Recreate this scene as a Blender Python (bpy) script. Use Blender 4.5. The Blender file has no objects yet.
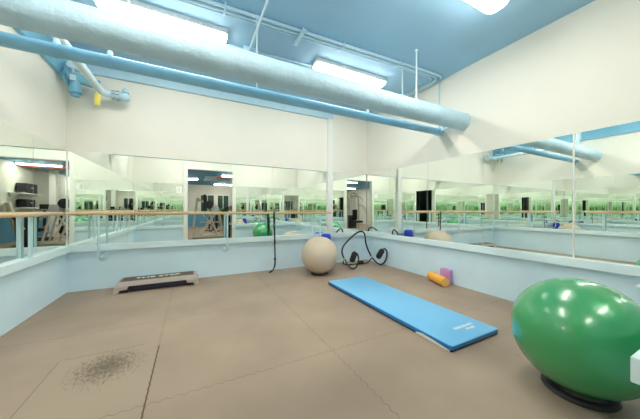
import bpy, bmesh, math, random
from mathutils import Vector, Matrix, Quaternion
random.seed(7)
S = bpy.context.scene
C = S.collection
PI = math.pi

# ------------------------------------------------------------------ materials
def mat(name, col, rough=.5, metal=0, noise=0, nscale=8, bump=0, bscale=60, coat=0, emit=None, estr=0, spec=.5, stretch=None):
    m = bpy.data.materials.new(name); m.use_nodes = True
    nt = m.node_tree; b = nt.nodes['Principled BSDF']
    b.inputs['Base Color'].default_value = (*col, 1)
    b.inputs['Roughness'].default_value = rough
    b.inputs['Metallic'].default_value = metal
    b.inputs['Specular IOR Level'].default_value = spec
    b.inputs['Coat Weight'].default_value = coat
    tc = nt.nodes.new('ShaderNodeTexCoord')
    mp = nt.nodes.new('ShaderNodeMapping'); nt.links.new(tc.outputs['Object'], mp.inputs[0])
    if stretch: mp.inputs['Scale'].default_value = stretch
    if noise:
        n = nt.nodes.new('ShaderNodeTexNoise'); n.inputs['Scale'].default_value = nscale; n.inputs['Detail'].default_value = 4
        nt.links.new(mp.outputs[0], n.inputs['Vector'])
        r = nt.nodes.new('ShaderNodeMapRange'); r.inputs['From Min'].default_value = .3; r.inputs['From Max'].default_value = .7
        r.inputs['To Min'].default_value = 1 - noise; r.inputs['To Max'].default_value = 1 + noise
        nt.links.new(n.outputs['Fac'], r.inputs['Value'])
        mx = nt.nodes.new('ShaderNodeVectorMath'); mx.operation = 'SCALE'; mx.inputs[0].default_value = col
        nt.links.new(r.outputs[0], mx.inputs['Scale']); nt.links.new(mx.outputs[0], b.inputs['Base Color'])
    if bump:
        n2 = nt.nodes.new('ShaderNodeTexNoise'); n2.inputs['Scale'].default_value = bscale; n2.inputs['Detail'].default_value = 5
        nt.links.new(mp.outputs[0], n2.inputs['Vector'])
        bp = nt.nodes.new('ShaderNodeBump'); bp.inputs['Strength'].default_value = bump; bp.inputs['Distance'].default_value = .01
        nt.links.new(n2.outputs['Fac'], bp.inputs['Height']); nt.links.new(bp.outputs[0], b.inputs['Normal'])
    if emit:
        b.inputs['Emission Color'].default_value = (*emit, 1); b.inputs['Emission Strength'].default_value = estr
    return m

M = {}
M['wall'] = mat('cream_wall_paint', (.85, .83, .75), .75, noise=.025, nscale=1.2, bump=.12, bscale=35)
M['knee'] = mat('pale_blue_wall_paint', (.66, .84, .94), .6, noise=.03, nscale=2.5, bump=.15, bscale=25)
M['ledge'] = mat('pale_blue_gloss_trim', (.74, .89, .93), .35, noise=.02, nscale=4)
M['ceil'] = mat('blue_ceiling_paint', (.33, .56, .75), .7, noise=.04, nscale=1.5)
M['band'] = mat('blue_band_paint', (.48, .70, .82), .6, noise=.03, nscale=2)
M['bandL'] = mat('deep_blue_band_paint', (.22, .52, .70), .6, noise=.03, nscale=2)
M['duct'] = mat('painted_pipe_wrap', (.52, .74, .88), .55, noise=.05, nscale=7, bump=.9, bscale=26)
M['pipe'] = mat('blue_painted_pipe', (.30, .60, .80), .4, noise=.08, nscale=5)
M['conduit'] = mat('pale_blue_conduit', (.50, .72, .85), .4)
M['valve'] = mat('pale_blue_valve_paint', (.45, .66, .74), .45, noise=.05, nscale=15)
M['valved'] = mat('blue_flange_paint', (.18, .44, .58), .45)
M['rod'] = mat('white_blue_rod', (.6, .76, .82), .4)
M['fixture'] = mat('white_fixture_enamel', (.80, .80, .78), .35)
M['lens'] = mat('lit_diffuser', (.9, .88, .8), .4, emit=(1, .95, .85), estr=20)
M['halllens'] = mat('hall_lit_diffuser', (.9, .88, .8), .4, emit=(1, .95, .86), estr=32)
M['white'] = mat('white_trim_paint', (.84, .83, .78), .45)
M['pillar'] = mat('white_pillar_paint', (.86, .87, .84), .5)
M['wood'] = mat('barre_beech_wood', (.66, .47, .26), .35, noise=.12, nscale=6, stretch=(1, 12, 12))
M['woody'] = mat('barre_beech_wood_side', (.66, .47, .26), .35, noise=.12, nscale=6, stretch=(12, 1, 12))
M['post'] = mat('pale_blue_bracket', (.56, .76, .82), .35)
M['black'] = mat('black_rubber', (.012, .012, .014), .45)
M['blackfoam'] = mat('black_foam', (.02, .02, .024), .85, bump=.5, bscale=120)
M['tube'] = mat('black_steel_tube', (.015, .015, .02), .25)
M['tan'] = mat('tan_ball_vinyl', (.58, .48, .37), .38, noise=.03, nscale=4)
M['stepgrey'] = mat('step_grey_plastic', (.45, .39, .35), .5, noise=.03, nscale=8)
M['steptread'] = mat('step_tread', (.15, .12, .10), .8, bump=.5, bscale=160)
M['stepblack'] = mat('step_riser_black', (.012, .012, .03), .5)
M['cream'] = mat('cream_lettering', (.85, .80, .66), .5)
M['matlit'] = mat('mat_lit_top_vinyl', (.17, .49, .80), .33, noise=.02, nscale=5, bump=.06, bscale=14)  # paler than the sides: sheen of the lights put into the top colour
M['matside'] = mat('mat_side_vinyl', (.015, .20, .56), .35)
M['orange'] = mat('orange_foam', (.90, .43, .07), .75, noise=.05, nscale=20, bump=.3, bscale=150)
M['orangeend'] = mat('orange_foam_end', (.78, .45, .13), .85, bump=.3, bscale=150)
M['purple'] = mat('purple_foam', (.56, .27, .58), .75, noise=.03, nscale=20)
M['blue'] = mat('royal_blue_foam', (.015, .06, .62), .6, noise=.05, nscale=20)
M['yellow'] = mat('yellow_tag_card', (.85, .70, .12), .6)
M['paper'] = mat('white_paper', (.85, .84, .80), .7)
M['ink'] = mat('grey_ink', (.25, .25, .25), .7)
M['jointcream'] = mat('cream_plastic_joint', (.75, .66, .5), .4)
M['frame'] = mat('cream_machine_enamel', (.72, .66, .54), .4)
M['steel'] = mat('brushed_steel', (.6, .6, .6), .3, metal=.9)
M['hallwall'] = mat('hall_wall_paint', (.80, .77, .68), .7, noise=.03, nscale=1)
M['partition'] = mat('grey_cream_partition', (.55, .56, .48), .7, noise=.03)
M['halldim'] = mat('dimmed_grey_green_wall', (.10, .13, .11), .7)  # dimness of the unlit east end and mirror tint put into the colour
M['hallblue'] = mat('hall_wainscot_blue', (.10, .32, .48), .6)
M['hallceil'] = mat('hall_ceiling_blue', (.08, .30, .50), .7)
M['darkglass'] = mat('dark_green_window', (.03, .08, .06), .15)
M['red'] = mat('red_plastic', (.55, .04, .02), .45)
M['redceil'] = mat('red_painted_pipe', (.35, .05, .03), .5)
M['leaf'] = mat('dark_green_leaf', (.05, .14, .03), .6, noise=.3, nscale=30)
M['terracotta'] = mat('brown_pot', (.25, .12, .07), .7)

# green ball: glossy vinyl with fine rings
def ball_green():
    m = mat('green_ball_vinyl', (.008, .33, .09), .32, coat=1, spec=.9)
    nt = m.node_tree; b = nt.nodes['Principled BSDF']
    tc = nt.nodes.new('ShaderNodeTexCoord')
    w = nt.nodes.new('ShaderNodeTexWave'); w.wave_type = 'RINGS'; w.rings_direction = 'X'
    w.inputs['Scale'].default_value = 3; w.inputs['Distortion'].default_value = .1
    nt.links.new(tc.outputs['Object'], w.inputs['Vector'])
    bp = nt.nodes.new('ShaderNodeBump'); bp.inputs['Strength'].default_value = .06; bp.inputs['Distance'].default_value = .01
    nt.links.new(w.outputs['Fac'], bp.inputs['Height']); nt.links.new(bp.outputs[0], b.inputs['Normal'])
    b.inputs['Coat Roughness'].default_value = .16
    return m
M['green'] = ball_green()

# mirror glass
m = bpy.data.materials.new('mirror_glass'); m.use_nodes = True
b = m.node_tree.nodes['Principled BSDF']
b.inputs['Base Color'].default_value = (.925, .972, .925, 1); b.inputs['Metallic'].default_value = 1; b.inputs['Roughness'].default_value = 0
M['mirror'] = m
M['mirredge'] = mat('mirror_green_edge', (.48, .58, .54), .4)

# floor: tan interlocking rubber mats with jigsaw seams, a worn patch and a plain sheet
def floor_mat():
    m = bpy.data.materials.new('tan_rubber_floor'); m.use_nodes = True
    nt = m.node_tree; N = nt.nodes; L = nt.links; b = N['Principled BSDF']
    b.inputs['Roughness'].default_value = .6; b.inputs['Specular IOR Level'].default_value = .35
    def math_(op, a, b_=None, c=None, clamp=False):
        n = N.new('ShaderNodeMath'); n.operation = op; n.use_clamp = clamp
        for i, v in enumerate((a, b_, c)):
            if v is None: continue
            if isinstance(v, (int, float)): n.inputs[i].default_value = v
            else: L.new(v, n.inputs[i])
        return n.outputs[0]
    tc = N.new('ShaderNodeTexCoord'); sx = N.new('ShaderNodeSeparateXYZ'); L.new(tc.outputs['Object'], sx.inputs[0])
    X, Y = sx.outputs['X'], sx.outputs['Y']
    T = 1.268
    def seam(a, a0, other, width):
        tooth = math_('MULTIPLY', math_('SUBTRACT', math_('PINGPONG', other, .035), .0175), .55)
        q = math_('ADD', math_('SUBTRACT', a, a0), tooth)
        dd = math_('ABSOLUTE', math_('SUBTRACT', math_('MODULO', math_('ADD', q, T * 20.5), T), T / 2))
        return math_('SUBTRACT', 1, math_('DIVIDE', dd, width), clamp=True)
    s1 = seam(X, -.245, Y, .006); s2 = seam(Y, 1.772, X, .006)
    sm = math_('MAXIMUM', s1, s2)
    n = N.new('ShaderNodeTexNoise'); n.inputs['Scale'].default_value = 1.3; n.inputs['Detail'].default_value = 3; L.new(tc.outputs['Object'], n.inputs['Vector'])
    n3 = N.new('ShaderNodeTexNoise'); n3.inputs['Scale'].default_value = 5; n3.inputs['Detail'].default_value = 5; L.new(tc.outputs['Object'], n3.inputs['Vector'])
    # seam visibility varies
    sm = math_('MULTIPLY', sm, math_('MULTIPLY_ADD', n3.outputs['Fac'], 1.1, .05, clamp=True))
    cr = N.new('ShaderNodeValToRGB'); cr.color_ramp.elements[0].position = .3; cr.color_ramp.elements[1].position = .75
    cr.color_ramp.elements[0].color = (.295, .220, .165, 1); cr.color_ramp.elements[1].color = (.395, .297, .222, 1)
    L.new(n.outputs['Fac'], cr.inputs[0])
    # the thin open joint beside the plain sheet
    def box(x0, x1, y0, y1):
        r = math_('MULTIPLY', math_('GREATER_THAN', X, x0), math_('LESS_THAN', X, x1))
        return math_('MULTIPLY', r, math_('MULTIPLY', math_('GREATER_THAN', Y, y0), math_('LESS_THAN', Y, y1)))
    sheet = box(-.885, -.245, .6, 2.575)
    l1 = box(-.249, -.240, .6, 2.50)
    l2 = box(-.888, -.882, .6, 2.56)
    l3 = box(-.86, -.36, 2.571, 2.579)
    mixs = N.new('ShaderNodeMix'); mixs.data_type = 'RGBA'; L.new(math_('MULTIPLY', sheet, .55), mixs.inputs[0])
    L.new(cr.outputs[0], mixs.inputs[6]); mixs.inputs[7].default_value = (.35, .275, .205, 1)
    # worn stain: speckled, centred on the sheet
    dx = math_('DIVIDE', math_('SUBTRACT', X, -.55), .30); dy = math_('DIVIDE', math_('SUBTRACT', Y, 2.34), .33)
    rr = math_('SQRT', math_('ADD', math_('MULTIPLY', dx, dx), math_('MULTIPLY', dy, dy)))
    fall = math_('SUBTRACT', 1, rr, clamp=True)
    mp = N.new('ShaderNodeMapping'); mp.inputs['Rotation'].default_value = (0, 0, .5); mp.inputs['Scale'].default_value = (2.2, 1, 1); L.new(tc.outputs['Object'], mp.inputs[0])
    n2 = N.new('ShaderNodeTexNoise'); n2.inputs['Scale'].default_value = 26; n2.inputs['Detail'].default_value = 8; n2.inputs['Roughness'].default_value = .75; L.new(mp.outputs[0], n2.inputs['Vector'])
    st = math_('MULTIPLY', math_('SUBTRACT', math_('MULTIPLY_ADD', fall, .34, n2.outputs['Fac']), .60), 5, clamp=True)
    st = math_('MULTIPLY', st, math_('MULTIPLY', math_('GREATER_THAN', fall, .01), sheet))
    mix2 = N.new('ShaderNodeMix'); mix2.data_type = 'RGBA'; L.new(math_('MULTIPLY', st, .8), mix2.inputs[0]); L.new(mixs.outputs[2], mix2.inputs[6]); mix2.inputs[7].default_value = (.085, .062, .036, 1)
    mix3 = N.new('ShaderNodeMix'); mix3.data_type = 'RGBA'
    lines = math_('MAXIMUM', math_('MULTIPLY', sm, .8), math_('MAXIMUM', l1, math_('MULTIPLY', math_('MAXIMUM', l2, l3), .55)))
    L.new(lines, mix3.inputs[0]); L.new(mix2.outputs[2], mix3.inputs[6]); mix3.inputs[7].default_value = (.09, .06, .035, 1)
    L.new(mix3.outputs[2], b.inputs['Base Color'])
    nb = N.new('ShaderNodeTexNoise'); nb.inputs['Scale'].default_value = 150; L.new(tc.outputs['Object'], nb.inputs['Vector'])
    bp = N.new('ShaderNodeBump'); bp.inputs['Strength'].default_value = .12; bp.inputs['Distance'].default_value = .005
    L.new(nb.outputs['Fac'], bp.inputs['Height']); L.new(bp.outputs[0], b.inputs['Normal'])
    return m
M['floor'] = floor_mat()

# ------------------------------------------------------------------ mesh helpers
class MB:
    def __init__(s): s.bm = bmesh.new(); s.mi = 0
    def _tag(s, n0):
        s.bm.faces.ensure_lookup_table()
        for f in s.bm.faces[n0:]: f.material_index = s.mi
    def box(s, x0, x1, y0, y1, z0, z1, bev=0, mtx=None, seg=2):
        n0 = len(s.bm.faces)
        r = bmesh.ops.create_cube(s.bm, size=1)
        for v in r['verts']:
            v.co = Vector(((x0 + x1) / 2 + v.co.x * (x1 - x0), (y0 + y1) / 2 + v.co.y * (y1 - y0), (z0 + z1) / 2 + v.co.z * (z1 - z0)))
        vs = list(r['verts'])
        if bev:
            es = list({e for v in vs for e in v.link_edges})
            rb = bmesh.ops.bevel(s.bm, geom=es, offset=bev, segments=seg, affect='EDGES', profile=.5)
            vs = list({v for f in rb['faces'] for v in f.verts} | {v for v in vs if v.is_valid})
        if mtx: bmesh.ops.transform(s.bm, matrix=mtx, verts=[v for v in vs if v.is_valid])
        s._tag(n0); return s
    def prism(s, poly, axis, a, b_):
        """poly of 2D points extruded along axis from a to b_"""
        n0 = len(s.bm.faces)
        def mk(p, t):
            return {'x': (t, p[0], p[1]), 'y': (p[0], t, p[1]), 'z': (p[0], p[1], t)}[axis]
        A = [s.bm.verts.new(mk(p, a)) for p in poly]; B = [s.bm.verts.new(mk(p, b_)) for p in poly]
        s.bm.faces.new(A); s.bm.faces.new(B[::-1])
        for i in range(len(poly)):
            j = (i + 1) % len(poly); s.bm.faces.new((A[j], A[i], B[i], B[j]))
        s._tag(n0); return s
    def tube(s, pts, r, n=12, closed=False, cap=True):
        n0 = len(s.bm.faces)
        P = [Vector(p) for p in pts]; R = r if isinstance(r, (list, tuple)) else [r] * len(P)
        K = len(P); T = []
        for i in range(K):
            if closed: t = P[(i + 1) % K] - P[i - 1]
            else: t = P[min(i + 1, K - 1)] - P[max(i - 1, 0)]
            T.append(t.normalized())
        up = Vector((0, 0, 1)) if abs(T[0].z) < .9 else Vector((1, 0, 0))
        nrm = (up - T[0] * up.dot(T[0])).normalized(); rings = []
        for i in range(K):
            if i:
                q = T[i - 1].rotation_difference(T[i]); nrm = q @ nrm
                nrm = (nrm - T[i] * nrm.dot(T[i])).normalized()
            bn = T[i].cross(nrm)
            rings.append([s.bm.verts.new(P[i] + (nrm * math.cos(2 * PI * k / n) + bn * math.sin(2 * PI * k / n)) * R[i]) for k in range(n)])
        for i in range(K if closed else K - 1):
            a, b_ = rings[i], rings[(i + 1) % K]
            for k in range(n): s.bm.faces.new((a[k], a[(k + 1) % n], b_[(k + 1) % n], b_[k]))
        if cap and not closed:
            s.bm.faces.new(rings[0][::-1]); s.bm.faces.new(rings[-1])
        s._tag(n0); return s
    def lathe(s, prof, n=32, mtx=None):
        n0 = len(s.bm.faces); rings = []; allv = []
        for (r, z) in prof:
            if r < 1e-6: ring = [s.bm.verts.new((0, 0, z))]
            else: ring = [s.bm.verts.new((r * math.cos(2 * PI * k / n), r * math.sin(2 * PI * k / n), z)) for k in range(n)]
            rings.append(ring); allv += ring
        for a, b_ in zip(rings, rings[1:]):
            for k in range(n):
                k2 = (k + 1) % n
                if len(a) == 1 and len(b_) == 1: continue
                if len(a) == 1: s.bm.faces.new((a[0], b_[k2], b_[k]))
                elif len(b_) == 1: s.bm.faces.new((a[k], a[k2], b_[0]))
                else: s.bm.faces.new((a[k], a[k2], b_[k2], b_[k]))
        if mtx: bmesh.ops.transform(s.bm, matrix=mtx, verts=allv)
        s._tag(n0); return s
    def build(s, name, material, parent=None, smooth=35):
        bmesh.ops.recalc_face_normals(s.bm, faces=s.bm.faces)
        me = bpy.data.meshes.new(name); s.bm.to_mesh(me); s.bm.free()
        for mm in (material if isinstance(material, (list, tuple)) else [material]): me.materials.append(mm)
        if smooth:
            for p in me.polygons: p.use_smooth = True
            me.set_sharp_from_angle(angle=math.radians(smooth))
        o = bpy.data.objects.new(name, me); C.objects.link(o)
        if parent:
            o.parent = parent; o.matrix_parent_inverse = Matrix.Translation(-Vector(parent.location)) if False else parent.matrix_basis.inverted()
        return o

def smoothpts(P, it=3):
    P = [Vector(p) for p in P]
    for _ in range(it):
        Q = [P[0]]
        for a, b_ in zip(P, P[1:]): Q += [a * .75 + b_ * .25, a * .25 + b_ * .75]
        Q.append(P[-1]); P = Q
    return P
def tag(o, label, cat, group=None):
    o['label'] = label; o['category'] = cat
    if group: o['group'] = group
    return o
def thing(name, label, cat, loc=(0, 0, 0), group=None):
    o = bpy.data.objects.new(name, None); C.objects.link(o); o.location = loc; o.empty_display_size = .1
    o.matrix_basis = Matrix.Translation(Vector(loc))
    return tag(o, label, cat, group)
def struct(name, mb, m, **k):
    o = mb.build(name, m, smooth=k.get('smooth', 0)); o['kind'] = 'structure'; return o
def text_mesh(name, body, size, m, mtx, parent, extrude=.001, bold=.0):
    cu = bpy.data.curves.new(name, 'FONT'); cu.body = body; cu.size = size; cu.extrude = extrude; cu.align_x = 'CENTER'; cu.align_y = 'CENTER'
    cu.offset = bold
    t = bpy.data.objects.new(name, cu); C.objects.link(t)
    dg = bpy.context.evaluated_depsgraph_get(); me = bpy.data.meshes.new_from_object(t.evaluated_get(dg))
    bpy.data.objects.remove(t); bpy.data.curves.remove(cu)
    me.transform(mtx); me.materials.clear(); me.materials.append(m)
    o = bpy.data.objects.new(name, me); C.objects.link(o)
    if parent: o.parent = parent; o.matrix_parent_inverse = parent.matrix_basis.inverted()
    return o
def TR(x, y, z): return Matrix.Translation((x, y, z))
def RX(a): return Matrix.Rotation(a, 4, 'X')
def RY(a): return Matrix.Rotation(a, 4, 'Y')
def RZ(a): return Matrix.Rotation(a, 4, 'Z')

# ------------------------------------------------------------------ room
XL, XR, YB, YF, H = -1.53, 3.59, 4.64, .22, 3.25
ZM0, ZM1, ZL0 = .648, 1.955, .556
DX0, DX1, DZ = -.12, 1.245, 2.44          # opening in the near wall
HX0, HX1, HY0, HC = -5.0, 6.5, -9.5, 2.8  # hall beyond
struct('floor', MB().box(HX0 - .1, HX1 + .1, HY0 - .1, YB + .15, -.1, 0), M['floor'])
struct('ceiling', MB().box(XL - .15, XR + .15, YF - .16, YB + .15, H, H + .12), M['ceil'])
def wall2(name, boxes_):
    mb = MB()
    for (a, mi) in boxes_: mb.mi = mi; mb.box(*a)
    return struct(name, mb, [M['wall'], M['knee']])
wall2('wall_left', [((XL - .15, XL, YF - .16, YB, 0, ZL0 + .05), 1), ((XL - .15, XL, YF - .16, YB, ZL0 + .05, H), 0)])
wall2('wall_right', [((XR, XR + .15, YF - .16, YB, 0, ZL0 + .05), 1), ((XR, XR + .15, YF - .16, YB, ZL0 + .05, H), 0)])
wall2('wall_back', [((XL - .15, XR + .15, YB, YB + .15, 0, ZL0 + .05), 1), ((XL - .15, XR + .15, YB, YB + .15, ZL0 + .05, H), 0)])
wall2('wall_front', [((XL, DX0, YF - .16, YF, 0, ZL0 + .05), 1), ((XL, DX0, YF - .16, YF, ZL0 + .05, H), 0),
                     ((DX1, XR, YF - .16, YF, 0, ZL0 + .05), 1), ((DX1, XR, YF - .16, YF, ZL0 + .05, H), 0), ((DX0, DX1, YF - .16, YF, DZ, H), 0)])
# ledge trim
LD = .055
struct('trim_1', MB().box(XL, XL + LD, YF, YB, ZL0, ZM0 - .003, .004), M['ledge'])
struct('trim_2', MB().box(XL + LD, XR - LD, YB - LD, YB, ZL0, ZM0 - .003, .004), M['ledge'])
struct('trim_3', MB().box(XR - LD, XR, YF, YB, ZL0, ZM0 - .003, .004), M['ledge'])
struct('trim_4', MB().box(XL + LD, DX0 - .10, YF, YF + .03, ZL0, ZM0 - .003, .004), M['ledge'])
struct('trim_5', MB().box(DX1 + .105, XR - LD, YF, YF + .06, ZL0, ZM0 - .003, .004), M['ledge'])
# casing round the opening
mb = MB(); mb.box(DX0 - .10, DX0, YF, YF + .015, 0, DZ + .1).box(DX1, DX1 + .10, YF, YF + .015, 0, DZ + .1).box(DX0, DX1, YF, YF + .015, DZ, DZ + .1)
struct('trim_6', mb, M['white'])
# pillar strip, blue bands
struct('trim_7', MB().box(2.545, 2.66, YB - .055, YB, ZM0 - .003, 3.06, .004), M['pillar'])
struct('trim_8', MB().box(XL + .05, 2.66, YB - .06, YB, 3.055, H, .004), M['band'])
struct('trim_9', MB().box(XL, XL + .05, YF, YB, 2.88, H, .004), M['bandL'])

# ------------------------------------------------------------------ mirrors
def mirror(axis, fixed, a0, a1, sgn, label, group, z1=ZM1):
    g = .0026; t = .006
    mb = MB()
    if axis == 'x': mb.box(*( (fixed, fixed + sgn * t) if sgn > 0 else (fixed + sgn * t, fixed)), a0 + g, a1 - g, ZM0, z1)
    else: mb.box(a0 + g, a1 - g, *((fixed, fixed + sgn * t) if sgn > 0 else (fixed + sgn * t, fixed)), ZM0, z1)
    mb.bm.faces.ensure_lookup_table()
    for f in mb.bm.faces:
        f.normal_update()
        c = f.calc_center_median(); k = 0 if axis == 'x' else 1
        f.material_index = 0 if abs(c[k] - (fixed + sgn * t)) < 1e-4 else 1
    o = mb.build('wall_mirror', [M['mirror'], M['mirredge']], smooth=0)
    return tag(o, label, 'mirror', group)
bx = [XL + .008, -.85, -.13, .61, 1.355, 1.86, 2.543]
bl = ['in the left corner, behind the barre end', 'above the left half of the step platform', 'above the right end of the step platform',
      'behind the second barre bracket', 'just left of the tan ball, right of the hanging strap', 'above the tan ball, left of the white pillar']
for i in range(6): mirror('y', YB, bx[i], bx[i + 1], -1, 'back wall mirror panel ' + bl[i], 'mirror panels on the back wall')
mirror('y', YB, 2.662, XR - .008, -1, 'back wall mirror panel between the white pillar and the right corner', 'mirror panels on the back wall')
rx = [YB - .008, 3.88, 2.96, 2.05, 1.126, YF + .01]
rl = ['in the far corner, narrowest on that wall', 'next to the far corner panel, above the black ab roller', 'at mid wall, above the orange roller', 'left of the clear vertical joint, reflecting the ceiling pipes', 'nearest the camera, above the green ball']
for i in range(5): mirror('x', XR, rx[i + 1], rx[i], -1, 'right wall mirror panel ' + rl[i], 'mirror panels on the right wall')
lx = [YB - .008, 3.81, 2.92, 2.03, 1.14, YF + .01]
ll = ['touching the back corner', 'cut off by the left picture edge', 'opposite the far end of the blue mat', 'opposite the near end of the blue mat', 'closest to the doorway']
for i in range(5): mirror('x', XL, lx[i + 1], lx[i], 1, 'left wall mirror panel ' + ll[i], 'mirror panels on the left wall')
mirror('y', YF, XL + .01, -.88, 1, 'near wall mirror panel in the corner left of the doorway', 'mirror panels on the doorway wall')
mirror('y', YF, -.88, DX0 - .12, 1, 'near wall mirror panel with a paper notice, beside the doorway', 'mirror panels on the doorway wall')
fx = [DX1 + .12, 2.1, 2.85, XR - .01]
fl = ['right beside the doorway, seen reflected', 'in the middle of the stretch behind the green ball', 'in the near right corner, seen reflected']
for i in range(3): mirror('y', YF, fx[i], fx[i + 1], 1, 'near wall mirror panel ' + fl[i], 'mirror panels on the doorway wall')
# metal corner strip of the left corner
tag(MB().box(XL + .0065, XL + .015, YB - .015, YB - .0065, ZM0, ZM1, .001).build('corner_strip', M['white']), 'thin white vertical strip where the left and back mirrors meet', 'trim strip')
tag(MB().box(XR - .014, XR - .007, YB - .014, YB - .007, ZM0, ZM1).build('corner_strip', M['ink']), 'thin dark vertical strip where the right and back mirrors meet', 'trim strip')
tag(MB().box(XR - .010, XR - .0062, 1.119, 1.133, ZM0, ZM1, .001).build('joint_strip', M['white']), 'pale vertical joint strip between two right wall mirrors', 'trim strip')
# notice on the near wall
n_ = thing('paper_notice', 'small white paper notice taped to the mirror beside the doorway', 'notice', (-.36, YF + .008, 1.76))
MB().box(-.44, -.28, YF + .0075, YF + .009, 1.66, 1.86).build('sheet', M['paper'], n_, smooth=0)
MB().prism([(-.375, 1.74), (-.345, 1.74), (-.36, 1.70)], 'y', YF + .009, YF + .0095).build('arrow_mark', M['ink'], n_, smooth=0)
MB().prism([(-.375, 1.78), (-.345, 1.78), (-.36, 1.82)], 'y', YF + .009, YF + .0095).build('arrow_mark', M['ink'], n_, smooth=0)

# ------------------------------------------------------------------ barres
def barre(axis, a0, a1, off, z, posts, label):
    """axis x: on back wall; axis y: on left wall"""
    W_ = (lambda a, o_, zz: (a, YB - o_, zz)) if axis == 'x' else (lambda a, o_, zz: (XL + o_, a, zz))
    t = thing('ballet_barre', label, 'barre', W_((a0 + a1) / 2, 0, z), 'ballet barres')
    MB().tube([W_(a0, off, z), W_(a0 + .01, off, z), W_(a1 - .01, off, z), W_(a1, off, z)], [.016, .021, .021, .016], 20).build('rail', M['wood' if axis == 'x' else 'woody'], t)
    for p in posts:
        zf = .465
        if axis == 'y':
            MB().box(XL + .030, XL + .050, p - .026, p + .026, ZM0 - .003, z + .01, .003).build('support_board', M['post'], t)
            MB().box(XL + .045, XL + off, p - .012, p + .012, z - .03, z - .015, .002).build('support_arm', M['post'], t)
            continue
        path = [W_(p, off, z - .024), W_(p, off, zf + .07), W_(p, off - .012, zf + .03), W_(p, off - .05, zf), W_(p, .012, zf)]
        br = MB().tube([path[0], path[1]] + smoothpts(path[1:4], 2)[1:] + [path[4]], .0165 if axis == 'y' else .0145, 12).build('bracket', M['post'], t)
        wd = .03
        sd = MB()
        if axis == 'x': sd.box(p - wd, p + wd, YB - off - .02, YB - off + .02, z - .03, z - .018, .003)
        else: sd.box(XL + off - .02, XL + off + .02, p - wd, p + wd, z - .03, z - .018, .003)
        o = sd.build('saddle', M['post']); o.parent = br
        fl_ = MB()
        mt = (TR(p, YB, zf) @ RX(PI / 2)) if axis == 'x' else (TR(XL, p, zf) @ RY(PI / 2))
        fl_.lathe([(0, .016), (.038, .016), (.056, .01), (.062, .001), (0, .001)], 20, mt)
        o = fl_.build('flange', M['post']); o.parent = br
    return t
barre('x', XL + .06, 2.535, .20, 1.085, [-1.14, .53, 2.28], 'long wooden ballet barre on three brackets along the back mirror wall')
barre('y', 3.05, 4.26, .085, 1.092, [3.68], 'short wooden ballet barre on the left wall beside the corner')
barre('y', .75, 2.5, .085, 1.092, [1.0, 1.6, 2.2], 'wooden ballet barre on the left wall nearer the doorway')

# woven strap hanging from the barre
sy = YB - .20
loop = [(1.345, sy + .022, .72), (1.340, sy + .024, 1.0), (1.335, sy + .024, 1.085), (1.333, sy, 1.112), (1.331, sy - .026, 1.095), (1.333, sy - .027, .95), (1.34, sy - .02, .6), (1.352, sy - .01, .30), (1.352, sy - .01, .14),
        (1.325, sy - .01, .06), (1.29, sy - .012, .03), (1.24, sy - .02, .012)]
def ribbon(pts, w, th, wdir):
    mb = MB(); P = smoothpts(pts, 3); wd = Vector(wdir); rings = []
    for i, p in enumerate(P):
        t = (P[min(i + 1, len(P) - 1)] - P[max(i - 1, 0)]).normalized()
        ang = .25 * math.sin(i * .35); d_ = (wd * math.cos(ang) + Vector((0, 1, 0)) * math.sin(ang)); d_ = (d_ - t * d_.dot(t)).normalized(); nn = t.cross(d_)
        rings.append([mb.bm.verts.new(p + d_ * sx * w / 2 + nn * sz * th / 2) for sx, sz in ((-1, -1), (1, -1), (1, 1), (-1, 1))])
    for a, b_ in zip(rings, rings[1:]):
        for k in range(4): mb.bm.faces.new((a[k], a[(k + 1) % 4], b_[(k + 1) % 4], b_[k]))
    mb.bm.faces.new(rings[0][::-1]); mb.bm.faces.new(rings[-1]); return mb
st = thing('exercise_strap', 'black fabric exercise strap looped over the back wall barre and hanging to the floor', 'strap', (1.34, sy, 1.11))
ribbon(loop, .030, .006, (1, .3, 0)).build('webbing', M['black'], st, smooth=0)
mb = MB().box(1.327, 1.365, sy - .03, sy - .004, .235, .262, .003); mb.build('buckle', M['tube'], st)
for zz in (.38, .5, .62, .74, .86): MB().box(1.322, 1.358, sy - .032, sy - .006, zz, zz + .012, .002).build('grey_stitching', M['ink'], st)

# ------------------------------------------------------------------ overhead pipes
du = thing('large_pipe', 'large pale blue wrapped pipe crossing the room below the ceiling', 'pipe', (1.03, 2.345, 2.45))
mb = MB(); n_ = 90
pts = [(XL + (XR - XL) * i / n_, 2.345, 2.46) for i in range(n_ + 1)]
mb.tube(pts, [123e-3 + .0012 * math.sin(i * 1.7) + random.uniform(-.0008, .0008) for i in range(n_ + 1)], 40, cap=False)
mb.build('wrap', M['duct'], du)
for x_ in (-1.0, -.05, 1.05, 1.95, 2.95):
    MB().tube([(x_ - .012, 2.345, 2.46), (x_ + .012, 2.345, 2.46)], .1255, 40).build('band', M['duct'], du)
for x_ in (-.43, 2.62):
    r_ = MB().tube([(x_, 2.345, 2.575), (x_, 2.345, H)], .009, 10).build('hanger_rod', M['rod'], du)
    o = MB().lathe([(0, 0), (.028, 0), (.028, .01), (.012, .014), (.012, .03), (0, .03)], 12, TR(x_, 2.345, 2.58)).build('hanger_nut', M['rod']); o.parent = r_
    o = MB().lathe([(0, 0), (.02, 0), (.02, -.02), (0, -.02)], 12, TR(x_, 2.345, H)).build('ceiling_anchor', M['rod']); o.parent = r_
sp = thing('small_pipe', 'smaller blue pipe running behind and below the large wrapped pipe', 'pipe', (1.03, 2.707, 2.40))
MB().tube([(XL, 2.707, 2.40), (XR, 2.707, 2.40)], .052, 28, cap=False).build('pipe_run', M['pipe'], sp)
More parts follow.
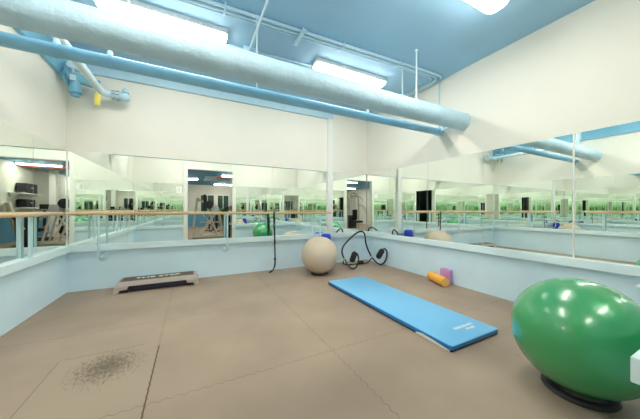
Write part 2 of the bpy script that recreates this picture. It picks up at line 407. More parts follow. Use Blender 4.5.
for x_ in (.62, 2.74):
    MB().tube([(x_, 2.707, 2.45), (x_, 2.707, H)], .007, 10).build('hanger_rod', M['rod'], sp)
for x_ in (-.95, -.62, .15, 1.1, 1.62, 2.1, 2.74, 3.3):
    c_ = MB().tube([(x_ - .012, 2.707, 2.40), (x_ + .012, 2.707, 2.40)], .056, 24).build('clamp', M['pipe'], sp)
for x_ in (-.95, -.62, 2.1):
    MB().lathe([(0, .03), (.016, .028), (.022, .012), (.022, -.012), (.014, -.02), (0, -.02)], 16, TR(x_, 2.70, 2.462)).build('sprinkler_plug', M['rod'], sp)
# saddle connection near the right wall
cl = thing('pipe_support', 'blue pipe support clamp between the two pipes at the right wall', 'pipe clamp', (3.5, 2.6, 2.42))
MB().tube([(3.50, 2.47, 2.40), (3.50, 2.655, 2.40)], .014, 12).build('cross_arm', M['conduit'], cl)
MB().tube([(3.50, 2.60, 2.40), (3.50, 2.60, 2.52)], .014, 12).build('stub', M['conduit'], cl)
MB().tube([(3.47, 2.707, 2.40), (3.53, 2.707, 2.40)], .062, 24).build('collar', M['pipe'], cl)

# conduits on the ceiling
def conduit(y0, y1, r, rad, label, off=0):
    z = H - r - .004
    x1 = XR - .05 - off
    p = [(XL + .06, y0, z), (x1 - rad, y1, z)]
    for k in range(1, 9):
        a = PI / 2 * k / 8; p.append((x1 - rad + rad * math.sin(a), y1 + rad - rad * math.cos(a), z))
    p.append((x1, YB - .065 if x1 < 2.6 else YB - .005, z))
    t = thing('conduit', label, 'conduit', p[0], 'ceiling conduits')
    MB().tube(p, r, 12).build('conduit_run', M['conduit'], t)
    for x_ in (-.6, .3, 1.7, 2.6):
        yy = y0 + (y1 - y0) * (x_ - XL) / (x1 - rad - XL)
        MB().box(x_ - .008, x_ + .008, yy - r - .012, yy + r + .012, z - r - .003, H, .002).build('strap_clip', M['conduit'], t)
    return t
conduit(2.80, 2.60, .018, .16, 'nearest pale blue conduit on the ceiling, bending along the right wall')
conduit(2.86, 2.66, .018, .16, 'middle pale blue conduit on the ceiling, between its two neighbours', .045)
conduit(2.915, 2.715, .012, .16, 'thinnest pale blue conduit on the ceiling, farthest of the three', .085)
su = thing('strut_clamp', 'short blue strut channel clamped across the ceiling conduits', 'clamp', (1.14, 2.78, 3.2))
MB().box(1.12, 1.165, 2.62, 2.93, H - .055, H - .035, .002).build('channel', M['conduit'], su)
for yy in (2.66, 2.9): MB().tube([(1.142, yy, H - .07), (1.142, yy, H)], .008, 8).build('bolt', M['rod'], su)
jb = thing('junction_box', 'pale blue square junction box on the ceiling above the large pipe', 'junction box', (.66, 3.36, 3.2))
MB().box(.58, .74, 3.28, 3.43, H - .075, H, .006).build('box', M['band'], jb)
MB().box(.575, .745, 3.275, 3.435, H - .082, H - .073, .003).build('cover', M['valve'], jb)
tag(MB().tube([(.655, YF, H - .054), (.655, 3.28, H - .054)], .013, 12).build('conduit', M['rod']), 'pale conduit crossing the ceiling from the doorway to the junction box', 'conduit', 'ceiling conduits')
tag(MB().tube([(.37, 3.33, H - .03), (.58, 3.33, H - .03)], .012, 12).build('conduit', M['conduit']), 'short conduit from the junction box to the left ceiling light', 'conduit', 'ceiling conduits')
tag(MB().tube([(.745, 3.31, H - .03), (1.53, 3.27, H - .03)], .012, 12).build('conduit', M['conduit']), 'conduit from the junction box to the right ceiling light', 'conduit', 'ceiling conduits')
tag(MB().tube([(XR - .016, 2.74, 2.46), (XR - .016, 2.74, H)], .012, 12).build('conduit', M['rod']), 'vertical pale conduit dropping down the right wall from the ceiling', 'conduit', 'ceiling conduits')

# valve assembly in the left corner
va = thing('sprinkler_valve', 'pale blue valve and pipe assembly high in the left corner', 'valve', (-1.2, 4.4, 2.73))
MB().tube([(-1.10, 2.52, H), (-1.10, 2.52, 2.86), (-1.10, 2.55, 2.77), (-1.10, 2.63, 2.735), (-1.10, 4.30, 2.74)] + [(-1.10 + .13 * (1 - math.cos(a)), 4.30 + .13 * math.sin(a), 2.74) for a in (.4, .8, 1.2, PI / 2)] + [(-.88, 4.43, 2.74)], .047, 20).build('long_pipe', M['rod'], va)
mb = MB()
for x_ in (-.99, -.955, -.90): mb.tube([(x_ - .008, 4.43, 2.74), (x_ + .008, 4.43, 2.74)], .066, 18)
mb.build('coupling', M['valve'], va)
b_ = MB().tube([(-.90, 4.43, 2.74), (-.87, 4.43, 2.74), (-.84, 4.43, 2.74), (-.80, 4.43, 2.74)], [.045, .06, .06, .04], 18).build('valve_body', M['valve'], va)
o = MB().tube([(-.84, 4.43, 2.74), (-.84, 4.43, 2.86)], .022, 12).lathe([(0, 0), (.042, 0), (.045, .02), (.035, .05), (0, .06)], 16, TR(-.84, 4.43, 2.80)).build('bonnet', M['valve']); o.parent = b_
for k in range(6):
    a = k * PI / 3; MB().tube([(-.99 + 0, 4.43 + .06 * math.cos(a), 2.74 + .06 * math.sin(a)), (-.90, 4.43 + .06 * math.cos(a), 2.74 + .06 * math.sin(a))], .006, 6).build('bolt', M['ink'], va)
MB().tube([(-1.475, 4.36, 2.86), (-1.42, 4.36, 2.86), (-1.42, 4.36, 2.86)], [.06, .13, .13], 28).build('flange', M['valved'], va)
MB().tube([(XL + .05, 4.36, 2.86), (-1.35, 4.36, 2.86), (-1.12, 4.40, 2.83)], .062, 20).build('cross_pipe', M['valved'], va)
MB().tube([(-1.36, 4.36, 2.86), (-1.36, 4.36, 2.74), (-1.36, 4.36, 2.66)], [.058, .06, .066], 20).tube([(-1.36, 4.36, 2.67), (-1.36, 4.36, 2.62)], .045, 20).build('down_pipe', M['valved'], va)
MB().box(-1.39, -1.33, 4.285, 4.30, 2.80, 2.87, .004).build('gauge_plate', M['rod'], va)
MB().tube([(-1.38, 4.36, 2.92), (-1.38, 4.36, 3.0)], .012, 10).lathe([(0, -.012), (.045, -.012), (.05, 0), (.045, .012), (0, .012)], 20, TR(-1.38, 4.30, 3.0) @ RX(PI / 2)).build('pressure_gauge', M['rod'], va)
tg = thing('hanging_tag', 'yellow card tag hanging from the valve pipe in the left corner', 'tag', (-1.10, 4.31, 2.6))
MB().box(-1.135, -1.075, 4.25, 4.254, 2.515, 2.665, .001).build('card', M['yellow'], tg)
MB().tube([(-1.105, 4.252, 2.66), (-1.105, 4.25, 2.70)], .003, 6).build('string', M['rod'], tg)

# ------------------------------------------------------------------ ceiling lights
def light(x0, x1, y0, y1, label, rd=.02):
    t = thing('ceiling_light', label, 'ceiling light', ((x0 + x1) / 2, (y0 + y1) / 2, H), 'fluorescent ceiling lights')
    def rr(x0, x1, y0, y1, r):
        P = []
        for cx, cy, a0 in ((x1 - r, y1 - r, 0), (x0 + r, y1 - r, 90), (x0 + r, y0 + r, 180), (x1 - r, y0 + r, 270)):
            for k in range(5): a = math.radians(a0 + k * 22.5); P.append((cx + r * math.cos(a), cy + r * math.sin(a)))
        return P
    MB().prism(rr(x0, x1, y0, y1, rd), 'z', H - .06, H).build('housing', M['fixture'], t)
    # diffuser: tapered wraparound
    mb = MB(); A = rr(x0 + .012, x1 - .012, y0 + .010, y1 - .010, rd * .9); B = rr(x0 + .03, x1 - .03, y0 + .035, y1 - .035, rd * .7)
    n = len(A); L0 = [mb.bm.verts.new((p[0], p[1], H - .06)) for p in A]; L1 = [mb.bm.verts.new((p[0], p[1], H - .085)) for p in A]; L2 = [mb.bm.verts.new((p[0], p[1], H - .105)) for p in B]
    for a, b2 in ((L0, L1), (L1, L2)):
        for k in range(n): mb.bm.faces.new((a[k], a[(k + 1) % n], b2[(k + 1) % n], b2[k]))
    mb.bm.faces.new(L2); mb.bm.faces.new(L0[::-1]); mb.build('diffuser', M['lens'], t)
    for xx in (x0 + .002, x1 - .002):
        MB().box(xx - .006, xx + .006, y0 + .085, y1 - .085, H - .07, H - .002, .003).build('end_clip', M['fixture'], t)
light(-.85, .37, 3.08, 3.27, 'long lit fluorescent ceiling light at upper left, behind the large pipe')
light(1.53, 2.77, 3.07, 3.25, 'lit fluorescent ceiling light right of the junction box')
light(1.53, 2.75, 1.29, 1.52, 'lit ceiling light with rounded end, cut off by the top picture edge', .08)
light(-.85, .37, 1.29, 1.52, 'lit ceiling light near the doorway, out of the picture above')

# ------------------------------------------------------------------ exercise balls
def ball(x, y, r, z0, m, label, ringlabel, rr):
    b_ = thing('exercise_ball', label, 'exercise ball', (x, y, z0), 'exercise balls')
    mb = MB(); prof = [(r * math.sin(PI * k / 48), z0 + r - r * math.cos(PI * k / 48)) for k in range(49)]
    prof[0] = (0, z0); prof[-1] = (0, z0 + 2 * r)
    mb.lathe([(p[0], p[1]) for p in prof], 72); mb.bm.verts.ensure_lookup_table()
    o = mb.build('shell', m, b_, smooth=0)
    for p in o.data.polygons: p.use_smooth = True
    o.data.transform(TR(0, 0, -z0 - r)); o.matrix_parent_inverse = Matrix.Identity(4); o.location = (0, 0, r)
    v = MB().lathe([(0, .004), (.009, .004), (.012, 0), (.012, -.01), (0, -.01)], 16); pl_ = v.build('valve_plug', M['jointcream'], b_)
    d_ = Vector((.35, -.6, .55)).normalized(); pl_.matrix_parent_inverse = Matrix.Identity(4); pl_.matrix_basis = TR(0, 0, r) @ Matrix.Translation(d_ * (r - .001)) @ d_.to_track_quat('Z', 'Y').to_matrix().to_4x4()
    # ring base
    k = z0 + r; q = []
    for i in range(24):
        a = 2 * PI * i / 24; q.append((x + rr * math.cos(a), y + rr * math.sin(a), 0))
    g = MB(); g.lathe([(rr - .035, .002), (rr + .02, .002), (rr + .026, .012), (rr + .018, .030), (rr, .036), (rr - .03, .022), (rr - .035, .002)], 48, TR(x, y, 0))
    tag(g.build('ball_base', M['black']), ringlabel, 'ball base', 'ring bases under the balls')
    b_.rotation_euler = (0, 0, 0); return b_
ball(2.03, 3.97, .325, .018, M['tan'], 'tan exercise ball resting on a black ring near the back wall', 'black ring base on the floor under the tan ball', .13)
ball(2.19, .665, .343, .022, M['green'], 'large glossy green exercise ball at the lower right', 'black ring base on the floor under the green ball', .155)

# ------------------------------------------------------------------ blue roller behind the tan ball
br = thing('foam_roller', 'royal blue foam roller standing upright between the tan ball and the back mirror', 'foam roller', (2.43, 4.47, 0), 'foam rollers')
MB().lathe([(0, 0), (.085, 0), (.1, .012), (.1, .60), (.093, .635), (.07, .655), (.02, .66), (.02, .65), (0, .65)], 36, TR(2.43, 4.47, 0)).build('roll', M['blue'], br)
MB().lathe([(.1005, .50), (.102, .505), (.102, .515), (.1005, .52)], 36, TR(2.43, 4.47, 0)).build('tie_band', M['black'], br)

# ------------------------------------------------------------------ step platform
sx0, sx1, sy0, sy1, zt = -.945, .10, 4.235, 4.585, .15
sp_ = thing('step_platform', 'grey aerobic step platform with dark treads by the back wall', 'aerobic step', ((sx0 + sx1) / 2, (sy0 + sy1) / 2, 0))
def tap(x, z):  # taper inward going up
    return x
mb = MB()
# deck as tapered slab
def frustum(mb, a, b2, z0, z1):
    A = [mb.bm.verts.new((*p, z0)) for p in ((a[0], a[2]), (a[1], a[2]), (a[1], a[3]), (a[0], a[3]))]
    B = [mb.bm.verts.new((*p, z1)) for p in ((b2[0], b2[2]), (b2[1], b2[2]), (b2[1], b2[3]), (b2[0], b2[3]))]
    mb.bm.faces.new(A[::-1]); mb.bm.faces.new(B)
    for i in range(4): mb.bm.faces.new((A[i], A[(i + 1) % 4], B[(i + 1) % 4], B[i]))
    return A, B
frustum(mb, (sx0 + .022, sx1 - .022, sy0 + .012, sy1 - .012), (sx0 + .04, sx1 - .04, sy0 + .03, sy1 - .03), .088, zt)
deck = mb
deck_o = deck.build('deck', M['stepgrey'], sp_, smooth=0)
md = deck_o.modifiers.new('bev', 'BEVEL'); md.width = .008; md.segments = 3
o = MB().box(sx0 + .07, sx1 - .07, sy0 + .055, sy1 - .055, zt - .004, zt + .004, .002).build('tread_mat', M['steptread'], sp_)
mb = MB()
for k in range(9):
    yy = sy0 + .075 + k * .024
    if 3 <= k <= 5: mb.box(sx0 + .09, sx0 + .26, yy, yy + .008, zt + .003, zt + .007).box(sx1 - .26, sx1 - .09, yy, yy + .008, zt + .003, zt + .007)
    else: mb.box(sx0 + .09, sx1 - .09, yy, yy + .008, zt + .003, zt + .007)
mb.build('tread_rib', M['steptread'], deck_o if False else sp_, smooth=0)
for sgn, xo in ((1, sx0), (-1, sx1)):
    mb = MB()
    # end legs: L-shaped side seen from the front
    P = [(xo, 0), (xo + sgn * .062, 0), (xo + sgn * .075, .045), (xo + sgn * .155, .05), (xo + sgn * .175, .092), (xo + sgn * .023, .092)]
    mb.prism([(p[0], p[1]) for p in P], 'y', sy0, sy0 + .05)
    mb.prism([(p[0], p[1]) for p in P], 'y', sy1 - .05, sy1)
    mb.box(min(xo + sgn * .005, xo + sgn * .05), max(xo + sgn * .005, xo + sgn * .05), sy0 + .045, sy1 - .045, .005, .09)
    l_ = mb.build('leg', M['stepgrey'], sp_, smooth=0)
    a, b2 = sorted((xo + sgn * .06, xo + sgn * .17))
    MB().box(a, b2, sy0 + .02, sy1 - .02, .004, .042, .006).build('riser_foot', M['stepblack'], sp_)
MB().box(sx0 + .17, sx1 - .17, sy0 + .03, sy0 + .045, .012, .095, .003).build('front_skirt', M['stepblack'], sp_)
text_mesh('lettering', 'THE STEP', .135, M['cream'], TR((sx0 + sx1) / 2 - .02, (sy0 + sy1) / 2, zt + .006) @ Matrix.Diagonal((1, .62, 1, 1)), sp_, .0012, .003)

# ------------------------------------------------------------------ blue exercise mat
mx0, mx1, my0, my1, mz = 1.858, 2.52, 1.30, 3.35, .058
mt_ = thing('exercise_mat', 'long folding blue exercise mat lying on the floor', 'exercise mat', ((mx0 + mx1) / 2, (my0 + my1) / 2, 0))
MB().box(mx0 + .004, mx1 - .004, my0 + .004, my1 - .004, .001, .014, .004).build('base_pad', M['black'], mt_)
mb = MB(); mb.box(mx0, mx1, my0, my1, .013, mz, .011, seg=3)
mb.bm.faces.ensure_lookup_table()
for f in mb.bm.faces:
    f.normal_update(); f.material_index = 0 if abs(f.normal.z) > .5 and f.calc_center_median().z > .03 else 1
mb.build('cushion', [M['matlit'], M['matside']], mt_)
mb = MB()
for zz in (mz - .008,):
    P = [(mx0 + .004, my0 + .004, zz), (mx1 - .004, my0 + .004, zz), (mx1 - .004, my1 - .004, zz), (mx0 + .004, my1 - .004, zz)]
    Q = []
    for i in range(4):
        a, b2 = Vector(P[i]), Vector(P[(i + 1) % 4]); Q += [a.lerp(b2, t) for t in (.01, .3, .6, .99)]
    mb.tube(Q, .0045, 8, closed=True)
mb.build('piping', M['matlit'], mt_)
# cream hook-and-loop flap on the near left edge
P = [(my0 + .02, .012), (my0 + .10, .016), (my0 + .17, .026), (my0 + .30, .030), (my0 + .36, .016), (my0 + .36, .004), (my0 + .02, .003)]
MB().prism([(p[0], p[1]) for p in P], 'x', mx0 - .008, mx0 + .003).build('fastening_strip', M['cream'], mt_)
rot = RZ(0)
text_mesh('lettering', 'EXERCISE MAT', .040, M['paper'], TR(2.27, 1.475, mz + .0006) @ rot, mt_, .0006, .0012)
text_mesh('lettering', 'FITNESS', .034, M['paper'], TR(2.30, 1.425, mz + .0006) @ rot, mt_, .0006, .001)

# ------------------------------------------------------------------ orange roller and purple block
a_ = Vector((3.360, 2.455, .069)); b2 = Vector((3.505, 2.835, .069))
fr = thing('foam_roller', 'short orange foam roller lying on the floor by the right wall', 'foam roller', ((a_.x + b2.x) / 2, (a_.y + b2.y) / 2, 0), 'foam rollers')
dr = (b2 - a_).normalized()
MB().tube([a_, a_ + dr * .006, b2 - dr * .006, b2], [.062, .069, .069, .062], 40).build('roll', M['orange'], fr)
MB().tube([a_ - dr * .0012, a_ + dr * .002], .056, 36).build('end_face', M['orangeend'], fr)
yb = thing('yoga_block', 'purple foam yoga block standing on end behind the orange roller', 'yoga block', (3.525, 2.56, 0))
MB().box(3.50, 3.58, 2.50, 2.66, 0, .225, .006, seg=3).build('block', M['purple'], yb)

# ------------------------------------------------------------------ ab roller in the corner
arch = [(2.773, 4.30, .135), (2.745, 4.33, .20), (2.738, 4.36, .29), (2.761, 4.36, .376), (2.82, 4.345, .46), (2.892, 4.327, .529), (2.96, 4.295, .60), (3.026, 4.27, .656), (3.08, 4.25, .688), (3.135, 4.231, .700), (3.185, 4.215, .68), (3.205, 4.205, .62), (3.210, 4.195, .53), (3.223, 4.19, .43), (3.271, 4.165, .287), (3.331, 4.136, .162)]
Lr = [(2.773, 4.298, .135), (2.735, 4.161, .08), (2.713, 4.026, .030), (2.735, 3.939, .0165), (2.798, 3.915, .064), (2.852, 3.932, .18), (2.868, 3.98, .286), (2.828, 4.057, .325)]
Rr = [(3.331, 4.136, .162), (3.369, 4.049, .071), (3.438, 3.991, .0165), (3.500, 3.934, .070), (3.530, 3.894, .206), (3.518, 3.892, .33), (3.458, 3.925, .37)]
lp = [(2.765, 4.315, .135), (2.752, 4.345, .05), (2.80, 4.33, .017), (2.95, 4.30, .017), (3.10, 4.28, .017), (3.25, 4.265, .017), (3.335, 4.245, .03), (3.335, 4.16, .13)]
ab = thing('ab_roller', 'black tubular ab roller with two foam arm pads in the far right corner', 'ab roller', (3.1, 4.1, 0))
MB().tube(smoothpts(arch, 2), .0165, 12).build('handle_bar', M['tube'], ab)
MB().tube(smoothpts(Lr, 2), .0155, 12).build('rocker', M['tube'], ab)
MB().tube(smoothpts(Rr, 2), .0155, 12).build('rocker', M['tube'], ab)
MB().tube(smoothpts(lp, 2), .0135, 12).build('base_bar', M['tube'], ab)
for P, Q in (((2.77, 4.05, .125), (2.84, 4.03, .325)), ((3.372, 4.0, .155), (3.455, 3.935, .35))):
    P, Q = Vector(P), Vector(Q); dd = (Q - P).normalized()
    mb = MB().tube([P, P + dd * .015, P + dd * .04, Q - dd * .04, Q - dd * .015, Q], [.02, .045, .056, .056, .045, .02], 20)
    mb.build('arm_pad', M['blackfoam'], ab)
MB().tube([(3.06, 4.255, .05), (3.075, 4.255, .05), (3.18, 4.255, .05), (3.2, 4.255, .05)], [.02, .036, .036, .02], 18).build('head_rest', M['blackfoam'], ab)
for P in ((2.770, 4.302, .14), (3.328, 4.138, .17)):
    P = Vector(P)
    MB().tube([P + Vector((-.006, .004, -.028)), P + Vector((.004, 0, .03))], .019, 14).build('joint_collar', M['jointcream'], ab)

# ------------------------------------------------------------------ bracket on the right wall, at the frame edge
wb = thing('wall_bracket', 'pale blue bracket low on the right wall, cut off by the right picture edge', 'bracket', (XR, .68, .45))
MB().box(XR - .09, XR, .58, .70, .462, .482, .004).build('bracket_top', M['white'], wb)
MB().box(XR - .075, XR, .595, .685, .40, .463, .004).build('bracket_body', M['post'], wb)

# ------------------------------------------------------------------ hall seen through the doorway (in the mirrors)
YW = YF - .16
mb = MB(); mb.mi = 0; mb.box(HX0, HX1, HY0 - .1, HY0, 0, HC)
struct('wall_far', mb, [M['hallwall']])
mb = MB(); mb.box(HX0 - .1, HX0, HY0 - .1, YW, 0, HC); struct('wall_west', mb, M['hallwall'])
mb = MB(); mb.box(HX1, HX1 + .1, HY0 - .1, YW, 0, HC); struct('wall_east', mb, M['halldim'])
mb = MB(); mb.box(HX0, XL - .15, YW - .0, YW + .12, 0, HC).box(XR + .15, HX1, YW - .0, YW + .12, 0, HC); struct('wall_near', mb, M['hallwall'])
struct('ceiling_hall', MB().box(HX0 - .1, HX1 + .1, HY0 - .1, YW, HC, HC + .12), M['hallceil'])
struct('baseboard_far', MB().box(HX0, HX1, HY0, HY0 + .02, 0, .9), M['hallblue'])
# partition with blue wainscot just right of the doorway run
mb = MB(); mb.mi = 0; mb.box(2.55, 2.67, -8, -2.7, .85, HC); mb.mi = 1; mb.box(2.55, 2.67, -8, -2.7, 0, .85)
struct('wall_partition', mb, [M['partition'], M['hallblue']])
# hall windows
for i, (a, b2) in enumerate(((.55, 1.35), (1.6, 2.3), (3.0, 4.4), (-3.4, -1.6))):
    t = bpy.data.objects.new('window_%d' % (i + 1), None); C.objects.link(t); t.location = ((a + b2) / 2, HY0, 1.0); t['kind'] = 'structure'; t.matrix_basis = TR((a + b2) / 2, HY0, 1.0)
    MB().box(a, b2, HY0, HY0 + .02, 1.0, 2.1).build('pane', M['darkglass'], t, smooth=0)
    mb = MB()
    for bxs in ((a - .06, a, 1.0, 2.1), (b2, b2 + .06, 1.0, 2.1), (a - .06, b2 + .06, .94, 1.0), (a - .06, b2 + .06, 2.1, 2.16), ((a + b2) / 2 - .02, (a + b2) / 2 + .02, 1.0, 2.1)):
        mb.box(bxs[0], bxs[1], HY0, HY0 + .05, bxs[2], bxs[3])
    mb.build('window_frame', M['white'], t, smooth=0)
# hall columns
for x_, y_, lb in ((2.05, -5.0, 'square white column in the hall, nearer the blue partition'), (-.9, -6.0, 'square white column in the hall, far from the doorway')):
    t = thing('column', lb, 'column', (x_, y_, 0), 'hall columns')
    MB().box(x_ - .11, x_ + .11, y_ - .11, y_ + .11, 0, HC, .01).build('shaft', M['white'], t)
    MB().box(x_ - .14, x_ + .14, y_ - .14, y_ + .14, 0, .12, .01).build('plinth', M['white'], t)
# hall ceiling lights + pipes
for k, (x_, y_, lb) in enumerate(((-1.0, -3.0, 'hall ceiling light nearest the doorway, seen only in mirrors'), (1.85, -3.4, 'hall ceiling light beside the partition'), (-.3, -5.6, 'hall ceiling light over the rear machines'),
                        (-3.4, -3.2, 'hall ceiling light at the left of the hall'), (-3.4, -6.6, 'hall ceiling light in the rear left of the hall'), (1.85, -8.0, 'hall ceiling light at the rear by the windows'))):
    t = thing('ceiling_light', lb, 'ceiling light', (x_, y_, HC), 'hall ceiling lights')
    MB().box(x_ - .6, x_ + .6, y_ - .1, y_ + .1, HC - .05, HC, .01).build('housing', M['fixture'], t)
    MB().box(x_ - .57, x_ + .57, y_ - .08, y_ + .08, HC - .09, HC - .05, .015).build('diffuser', M['halllens'], t)
for k, (y_, lb) in enumerate(((-4.4, 'white pipe across the hall ceiling, nearest the doorway'), (-5.1, 'white pipe across the hall ceiling, middle one'), (-5.8, 'white pipe across the hall ceiling, farthest one'))):
    tag(MB().tube([(.6, y_, HC - .052), (1.1, y_ + .25, HC - .052), (2.5, y_ + .25, HC - .052)], .04, 12).build('overhead_pipe', M['rod']), lb, 'pipe', 'hall overhead pipes')
tag(MB().tube([(1.1, -3.85, HC - .06), (2.5, -3.7, HC - .06)], .05, 14).build('overhead_pipe', M['redceil']), 'dark red pipe slanting across the hall ceiling', 'pipe', 'hall overhead pipes')

# leg press machine
t = thing('leg_press', 'cream framed leg press machine with slanted rails in the hall', 'weight machine', (.85, -2.1, 0))
for dx in (-.22, .22):
    MB().tube([(.15, -2.1 + dx, 1.62), (1.75, -2.1 + dx, .62)], .035, 10).build('slanted_rail', M['frame'], t)
    MB().tube(smoothpts([(.05, -2.1 + dx * 1.3, .05), (.1, -2.1 + dx * 1.3, .9), (.2, -2.1 + dx, 1.6)], 2), .04, 10).build('upright', M['frame'], t)
    MB().tube([(0, -2.1 + dx * 1.3, .04), (1.85, -2.1 + dx * 1.3, .04)], .04, 10).build('floor_rail', M['frame'], t)
    MB().tube([(1.75, -2.1 + dx, .62), (1.65, -2.1 + dx * 1.3, .05)], .035, 10).build('front_leg', M['frame'], t)
MB().box(.42, .50, -2.4, -1.8, 1.15, 1.75, .01, mtx=TR(0, 0, 0)).build('foot_plate', M['blackfoam'], t)
MB().box(1.25, 1.7, -2.32, -1.88, .42, .52, .03).build('seat', M['blackfoam'], t)
MB().box(-.35, .35, -.22, .22, -.05, .05, .03, mtx=TR(1.72, -2.1, .72) @ RY(-.9)).build('backrest', M['blackfoam'], t)
for s_ in (-1, 1):
    MB().tube([(.62, -2.1 + s_ * .26, 1.33), (.62, -2.1 + s_ * .42, 1.33)], .16, 24).build('weight_plate', M['black'], t)
for k, (xa, za, xb, zb) in enumerate(((.3, .08, .95, 1.1), (.95, .08, .55, 1.3), (1.2, .08, 1.0, 1.05))):
    for s_ in (-1, 1): MB().tube([(xa, -2.1 + s_ * .24, za), (xb, -2.1 + s_ * .24, zb)], .03, 10).build('brace', M['frame'], t)
for (xa, za, xb, zb) in ((.3, .6, 1.1, .6), (.2, 1.2, .9, .3), (.6, .1, 1.5, .5)): MB().tube([(xa, -2.35, za), (xb, -2.35, zb)], .025, 10).build('brace', M['frame'], t)
MB().box(.9, 1.0, -2.5, -2.42, .3, .9, .01).build('selector_box', M['black'], t)
for s_ in (-1, 1): MB().tube([(.85, -2.1 + s_ * .30, 1.17), (.85, -2.1 + s_ * .46, 1.17)], .13, 24).build('weight_plate', M['steel'], t)
# cable machine
t = thing('cable_machine', 'tall cream cable machine with a curved top bar in the hall', 'weight machine', (-.8, -2.3, 0))
for x_ in (-1.2, -.4): MB().tube(smoothpts([(x_, -2.3, 0), (x_, -2.3, 1.75), (x_ + (.12 if x_ < -.8 else -.12), -2.3, 2.0), (-.8, -2.3, 2.08)], 3), .045, 12).build('upright', M['frame'], t)
for x_ in (-1.0, -.6): MB().tube([(x_, -2.35, .05), (x_, -2.35, 1.95)], .02, 10).build('guide_rod', M['steel'], t)
for k in range(12): MB().box(-1.05, -.55, -2.42, -2.28, .12 + k * .06, .172 + k * .06, .004).build('weight_plate', M['black'], t)
MB().tube([(-1.25, -2.2, .04), (-.35, -2.2, .04)], .045, 10).build('foot_bar', M['frame'], t)
MB().box(-1.0, -.6, -1.95, -1.6, .45, .55, .03).build('seat', M['blackfoam'], t)
MB().box(-.95, -.65, -2.12, -2.05, .6, 1.15, .03).build('backrest', M['blackfoam'], t)
MB().tube([(-.8, -2.2, .04), (-.8, -1.75, .04), (-.8, -1.8, .46)], .035, 10).build('seat_post', M['frame'], t)
MB().tube(smoothpts([(-1.35, -2.1, 1.65), (-1.2, -2.08, 1.85), (-.8, -2.05, 1.9), (-.4, -2.08, 1.85), (-.25, -2.1, 1.65)], 2), .02, 10).build('pull_bar', M['steel'], t)
for s_ in (-1, 1): MB().tube(smoothpts([(-.8 + s_ * .4, -2.25, 1.4), (-.8 + s_ * .55, -2.0, 1.35), (-.8 + s_ * .5, -1.8, 1.0)], 2), .03, 10).build('press_arm', M['frame'], t)
# exercise bikes
def bike(x, y, rz, lb, accent):
    t = thing('exercise_bike', lb, 'exercise bike', (0, 0, 0), 'exercise bikes in the hall')
    MB().tube([(-.25, 0, .35), (-.25, .0, .36)], .01).build('axle', M['steel'], t)
    MB().lathe([(0, -.025), (.22, -.025), (.24, 0), (.22, .025), (0, .025)], 32, TR(.38, 0, .30) @ RX(PI / 2)).build('flywheel', accent, t)
    MB().tube([(.38, 0, .32), (.34, 0, 1.08)], .035, 10).tube([(-.28, 0, .1), (-.18, 0, .9)], .035, 10).tube([(-.25, 0, .3), (.36, 0, .55)], .045, 10).build('frame', M['black'], t)
    MB().box(-.32, -.05, -.1, .1, .88, .95, .03).build('saddle', M['blackfoam'], t)
    MB().tube(smoothpts([(.52, -.22, 1.15), (.36, -.22, 1.12), (.32, 0, 1.1), (.36, .22, 1.12), (.52, .22, 1.15)], 2), .018, 10).build('handlebar', M['tube'], t)
    MB().box(.33, .37, -.12, .12, 1.14, 1.32, .01).build('display', M['black'], t)
    for x_ in (-.35, .5): MB().tube([(x_, -.25, .03), (x_, .25, .03)], .03, 10).build('foot_bar', M['black'], t)
    t.matrix_basis = TR(x, y, 0) @ RZ(rz); return t
bike(1.85, -3.75, 1.9, 'black exercise bike with a red flywheel by the partition', M['red'])
bike(1.75, -6.2, 1.5, 'black exercise bike by the rear column', M['black'])
bike(.9, -5.0, 1.3, 'black exercise bike behind the leg press', M['black'])
# waste bin
t = thing('waste_bin', 'black waste bin with a white recycling mark beside the doorway', 'waste bin', (1.42, -1.45, 0))
mb = MB(); frustum(mb, (1.22, 1.52, -1.62, -1.28), (1.19, 1.55, -1.66, -1.24), 0, .86); mb.build('body', M['black'], t, smooth=0)
MB().box(1.18, 1.56, -1.67, -1.23, .86, .90, .01).build('rim', M['black'], t)
mb = MB()
for k in range(3):
    a = PI / 2 + k * 2 * PI / 3; a1 = a + 2 * PI / 3
    p0 = Vector((math.cos(a), 0, math.sin(a))) * .065; p1 = Vector((math.cos(a1), 0, math.sin(a1))) * .065
    q0 = p0.lerp(p1, .15); q1 = p0.lerp(p1, .7); base = Vector((1.37, -1.243, .58))
    mb.tube([base + q0, base + q1], .010, 6); mb.tube([base + q1, base + p0.lerp(p1, .92)], [.022, .001], 6)
mb.build('recycling_mark', M['paper'], t, smooth=0)
# shelves with black cases on the partition
for (z_, lb, y_, w_, h_, lc) in ((1.72, 'upper white wall shelf on the hall partition', -3.9, .75, .36, 'larger black case on the upper hall shelf'), (1.20, 'lower white wall shelf on the hall partition', -3.85, .55, .30, 'smaller black case on the lower hall shelf')):
    t = thing('wall_shelf', lb, 'shelf', (2.4, -3.9, z_), 'shelves on the partition')
    MB().box(2.22, 2.55, -4.6, -3.2, z_ - .03, z_, .004).build('board', M['white'], t)
    for yy in (-4.5, -3.3): MB().prism([(2.55, z_ - .03), (2.3, z_ - .03), (2.55, z_ - .2)], 'y', yy - .01, yy + .01).build('shelf_bracket', M['white'], t)
    t = thing('equipment_case', lc, 'case', (2.4, y_, z_), 'cases on the wall shelves')
    MB().box(2.24, 2.52, y_ - w_ / 2, y_ + w_ / 2, z_, z_ + h_, .03, seg=3).build('shell', M['blackfoam'], t)
    MB().box(2.232, 2.242, y_ - .07, y_ + .07, z_ + h_ * .5, z_ + h_ * .62, .003).build('latch', M['steel'], t)
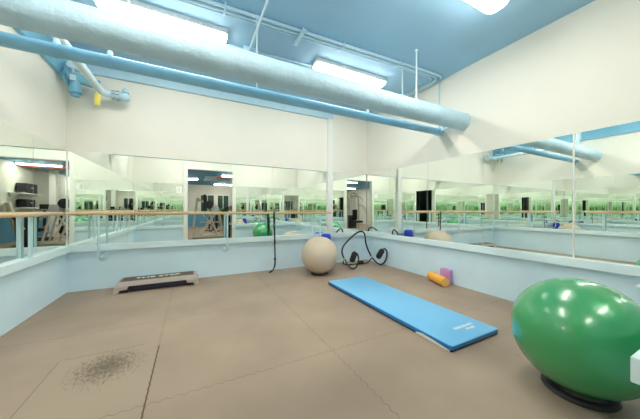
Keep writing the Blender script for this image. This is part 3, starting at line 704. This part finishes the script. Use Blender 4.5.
# rolled mat leaning
t = thing('rolled_mat', 'cream rolled mat leaning against the hall partition', 'rolled mat', (2.35, -3.0, 0))
MB().tube([(2.15, -3.0, .03), (2.45, -2.95, 1.35)], .085, 24).build('roll', M['jointcream'], t)
# plants in the hall
def plant(x, y, lb):
    t = thing('potted_plant', lb, 'plant', (x, y, 0), 'potted plants in the hall')
    MB().lathe([(0, 0), (.15, 0), (.2, .32), (.17, .32), (.16, .28), (0, .28)], 24, TR(x, y, 0)).build('pot', M['terracotta'], t)
    mb = MB(); rn = random.Random(int(x * 10))
    for k in range(46):
        a = rn.uniform(0, 2 * PI); l = rn.uniform(.25, .5); h = rn.uniform(.5, 1.25); w = rn.uniform(.03, .06)
        p0 = Vector((x, y, .28)); p2 = Vector((x + l * math.cos(a), y + l * math.sin(a), .28 + h * .8)); p1 = Vector((x + .08 * math.cos(a), y + .08 * math.sin(a), .28 + h * .7))
        P = smoothpts([p0, p1, p2], 2); mb.tube(P, [.004 + w * math.sin(PI * i / (len(P) - 1)) for i in range(len(P))], 4)
    mb.build('foliage', M['leaf'], t)
plant(-1.6, -5.2, 'leafy potted plant by the hall column'); plant(1.9, -8.9, 'leafy potted plant under the hall windows')

# ------------------------------------------------------------------ camera
cd = bpy.data.cameras.new('camera'); cam = bpy.data.objects.new('camera', cd); C.objects.link(cam)
cd.sensor_fit = 'HORIZONTAL'; cd.sensor_width = 36; cd.lens = 250 * 36 / 640; cd.clip_start = .02; cd.clip_end = 200
cd.shift_y = -.0
yaw = .4736; roll = .0022
cam.matrix_world = TR(0, 0, 1.15) @ RZ(-yaw) @ RX(PI / 2) @ RZ(roll)
S.camera = cam
w = bpy.data.worlds.new('world'); S.world = w; w.use_nodes = True
w.node_tree.nodes['Background'].inputs[0].default_value = (.75, .85, 1, 1); w.node_tree.nodes['Background'].inputs[1].default_value = .3
S.view_settings.view_transform = 'Standard'; S.view_settings.look = 'None'; S.view_settings.gamma = 1; S.view_settings.use_curve_mapping = False
S.view_settings.exposure = 0.75
cy = S.cycles
cy.max_bounces = 40; cy.glossy_bounces = 40; cy.diffuse_bounces = 6; cy.transmission_bounces = 4
cy.use_denoising = True; cy.caustics_reflective = True; cy.blur_glossy = .3; cy.sample_clamp_indirect = 6
